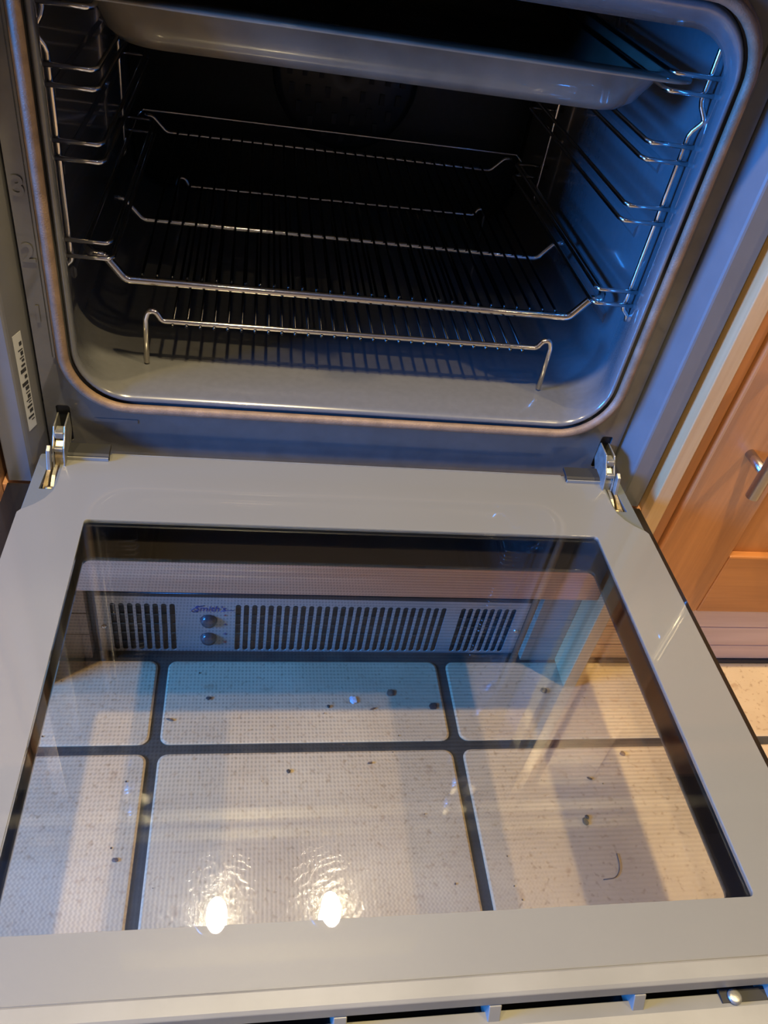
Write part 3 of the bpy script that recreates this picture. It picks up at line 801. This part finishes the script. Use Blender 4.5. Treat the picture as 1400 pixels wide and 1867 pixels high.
# ------------------------------------------------------------------ worktop and hood (above the frame; they shade and reflect)
tag(box('worktop', -1.0, 1.0, -0.030, 0.615, 0.5610, 0.6000, M_worktop, bevel=0.004), 'dark worktop slab running above the oven', 'worktop')
hood = thing('cooker_hood', 'steel cooker hood with two lamps on the wall over the oven', 'cooker hood', (0, 0.60, 1.25))
box('canopy', -0.300, 0.300, 0.040, 0.615, 1.2550, 1.3600, M_hood, hood, bevel=0.003)
box('chimney', -0.120, 0.120, 0.330, 0.615, 1.3605, CEIL - .001, M_hood, hood)
for x in (-0.1165, 0.1165):
    rim = lathe('lamp_rim', [(0, 1.2545), (0.048, 1.2545), (0.048, 1.2505), (0.042, 1.2495), (0, 1.2495)], M_steel, (x, 0.100, 0), 'z', hood, 24)
    lens = lathe('lamp_lens', [(0, 1.2494), (0.021, 1.2494), (0.021, 1.2484), (0, 1.2484)], M_lamp, (x, 0, 0), 'z', rim, 24)
    for v in lens.data.vertices: v.co.y = v.co.y * 1.7 + 0.098
adopt(hood)
for x in (-0.1165, 0.1165):
    lamp('SPOT', 'hood_lamp_light', (x, 0.100, 1.2470), 1.6, WARM, 0.02, (x, 0.0, 0), spot=120)
for i, (sx, sy, p, col) in enumerate(SPOTS):
    pos = ('over the oven', 'left of the oven', 'right of the oven', 'in the room behind, left', 'added as fill in the room behind, right')[i]
    dl = thing('ceiling_spotlight', 'small round ceiling downlight ' + pos, 'ceiling light', (sx, sy, CEIL), 'ceiling downlights')
    lathe('bezel', [(0.030, CEIL - .0005), (0.045, CEIL - .0005), (0.043, CEIL - .006), (0.030, CEIL - .004)], M_white, (sx, sy, 0), 'z', dl, 24)
    adopt(dl)

# ------------------------------------------------------------------ crumbs on the tiles
def crumb(x, y, rx, ry, h, m, rot=0, zoff=0.0):
    bm = bmesh.new()
    bmesh.ops.create_icosphere(bm, subdivisions=2, radius=1.0)
    for v in bm.verts:
        k = 1 + random.uniform(-.22, .22)
        v.co = Vector((v.co.x * rx * k, v.co.y * ry * k, v.co.z * h))
    o = obj('crumb', bm, m)
    o.rotation_euler = (0, 0, rot); o.location = (x, y, FLOOR + h * 0.9 + zoff)
    return o
named = [
    (-0.1250, -0.0260, .0030, .0022, M_crumb, 'round black crumb below the two heater knobs'),
    (0.0856, -0.0193, .0042, .0050, M_crumb2, 'flat brown flake of dirt near middle of the shaded tile strip'),
    (0.1348, -0.0380, .0052, .0045, M_crumb, 'largest black crumb, left of the right hand tile joint'),
    (0.2783, -0.0168, .0042, .0042, M_crumb, 'dark diamond shaped crumb in front of right wooden post'),
    (0.0408, -0.0291, .0050, .0052, mat('pale_chip', (0.55, 0.65, 0.75), 0.4), 'pale chip of plastic on the shaded tile strip'),
    (0.2803, -0.1850, .0030, .0048, M_crumb, 'black crumb cluster, larger lower piece, on right front tile'),
    (0.2836, -0.1800, .0022, .0028, M_crumb, 'black crumb just above the larger one on right front tile'),
    (-0.0364, -0.1185, .0022, .0022, M_crumb, 'small round crumb at top of the middle front tile'),
    (0.0526, -0.1106, .0030, .0012, M_crumb2, 'thin brown crumb near top of the middle front tile'),
    (-0.1647, -0.0536, .0042, .0013, M_crumb2, 'thin slanting sliver right of the left tile joint'),
    (-0.2012, -0.2070, .0030, .0022, M_crumb2, 'brown crumb on the left front tile'),
    (0.3517, -0.1048, .0034, .0030, M_crumb2, 'brown crumb at the far edge of the right front tile'),
    (0.3007, -0.1350, .0030, .0012, M_crumb, 'thin dark crumb in the upper part of right front tile'),
    (0.0108, -0.0379, .0020, .0020, M_crumb, 'small crumb at the shadow edge in mid tile'),
    (0.0624, -0.0412, .0038, .0011, M_crumb2, 'curved thin fibre crumb below the pale chip'),
]
for i, (x, y, rx, ry, m, lb) in enumerate(named):
    tag(crumb(x, y, rx, ry, 0.0012, m, random.uniform(-.6, .6)), lb, 'crumb', 'crumbs on the floor tiles')
for k in range(26):
    x = random.uniform(-.30, .34); y = random.uniform(-.28, .02)
    r = random.uniform(.0006, .0014)
    tag(crumb(x, y, r, r * random.uniform(.5, 1), r * .5, random.choice((M_crumb, M_crumb2)), random.uniform(0, 3)),
        'tiny dark speck of dirt on the %s %s tile under the glass door' % (
            'left' if x < -.179 else ('middle' if x < .154 else 'right'), 'front' if y < -.0891 else 'shaded rear'), 'crumb', 'tiny specks of dirt')
hair = [(0.3041, -0.2205), (0.3035, -0.232), (0.3000, -0.240), (0.2940, -0.2455), (0.2806, -0.2465)]
tag(tube('stray_hair', fillet([(x, y, FLOOR + .0008) for x, y in hair], .02, 8), 0.00045, M_crumb2, seg=5),
    'thin curved hair lying on the right front tile', 'hair')
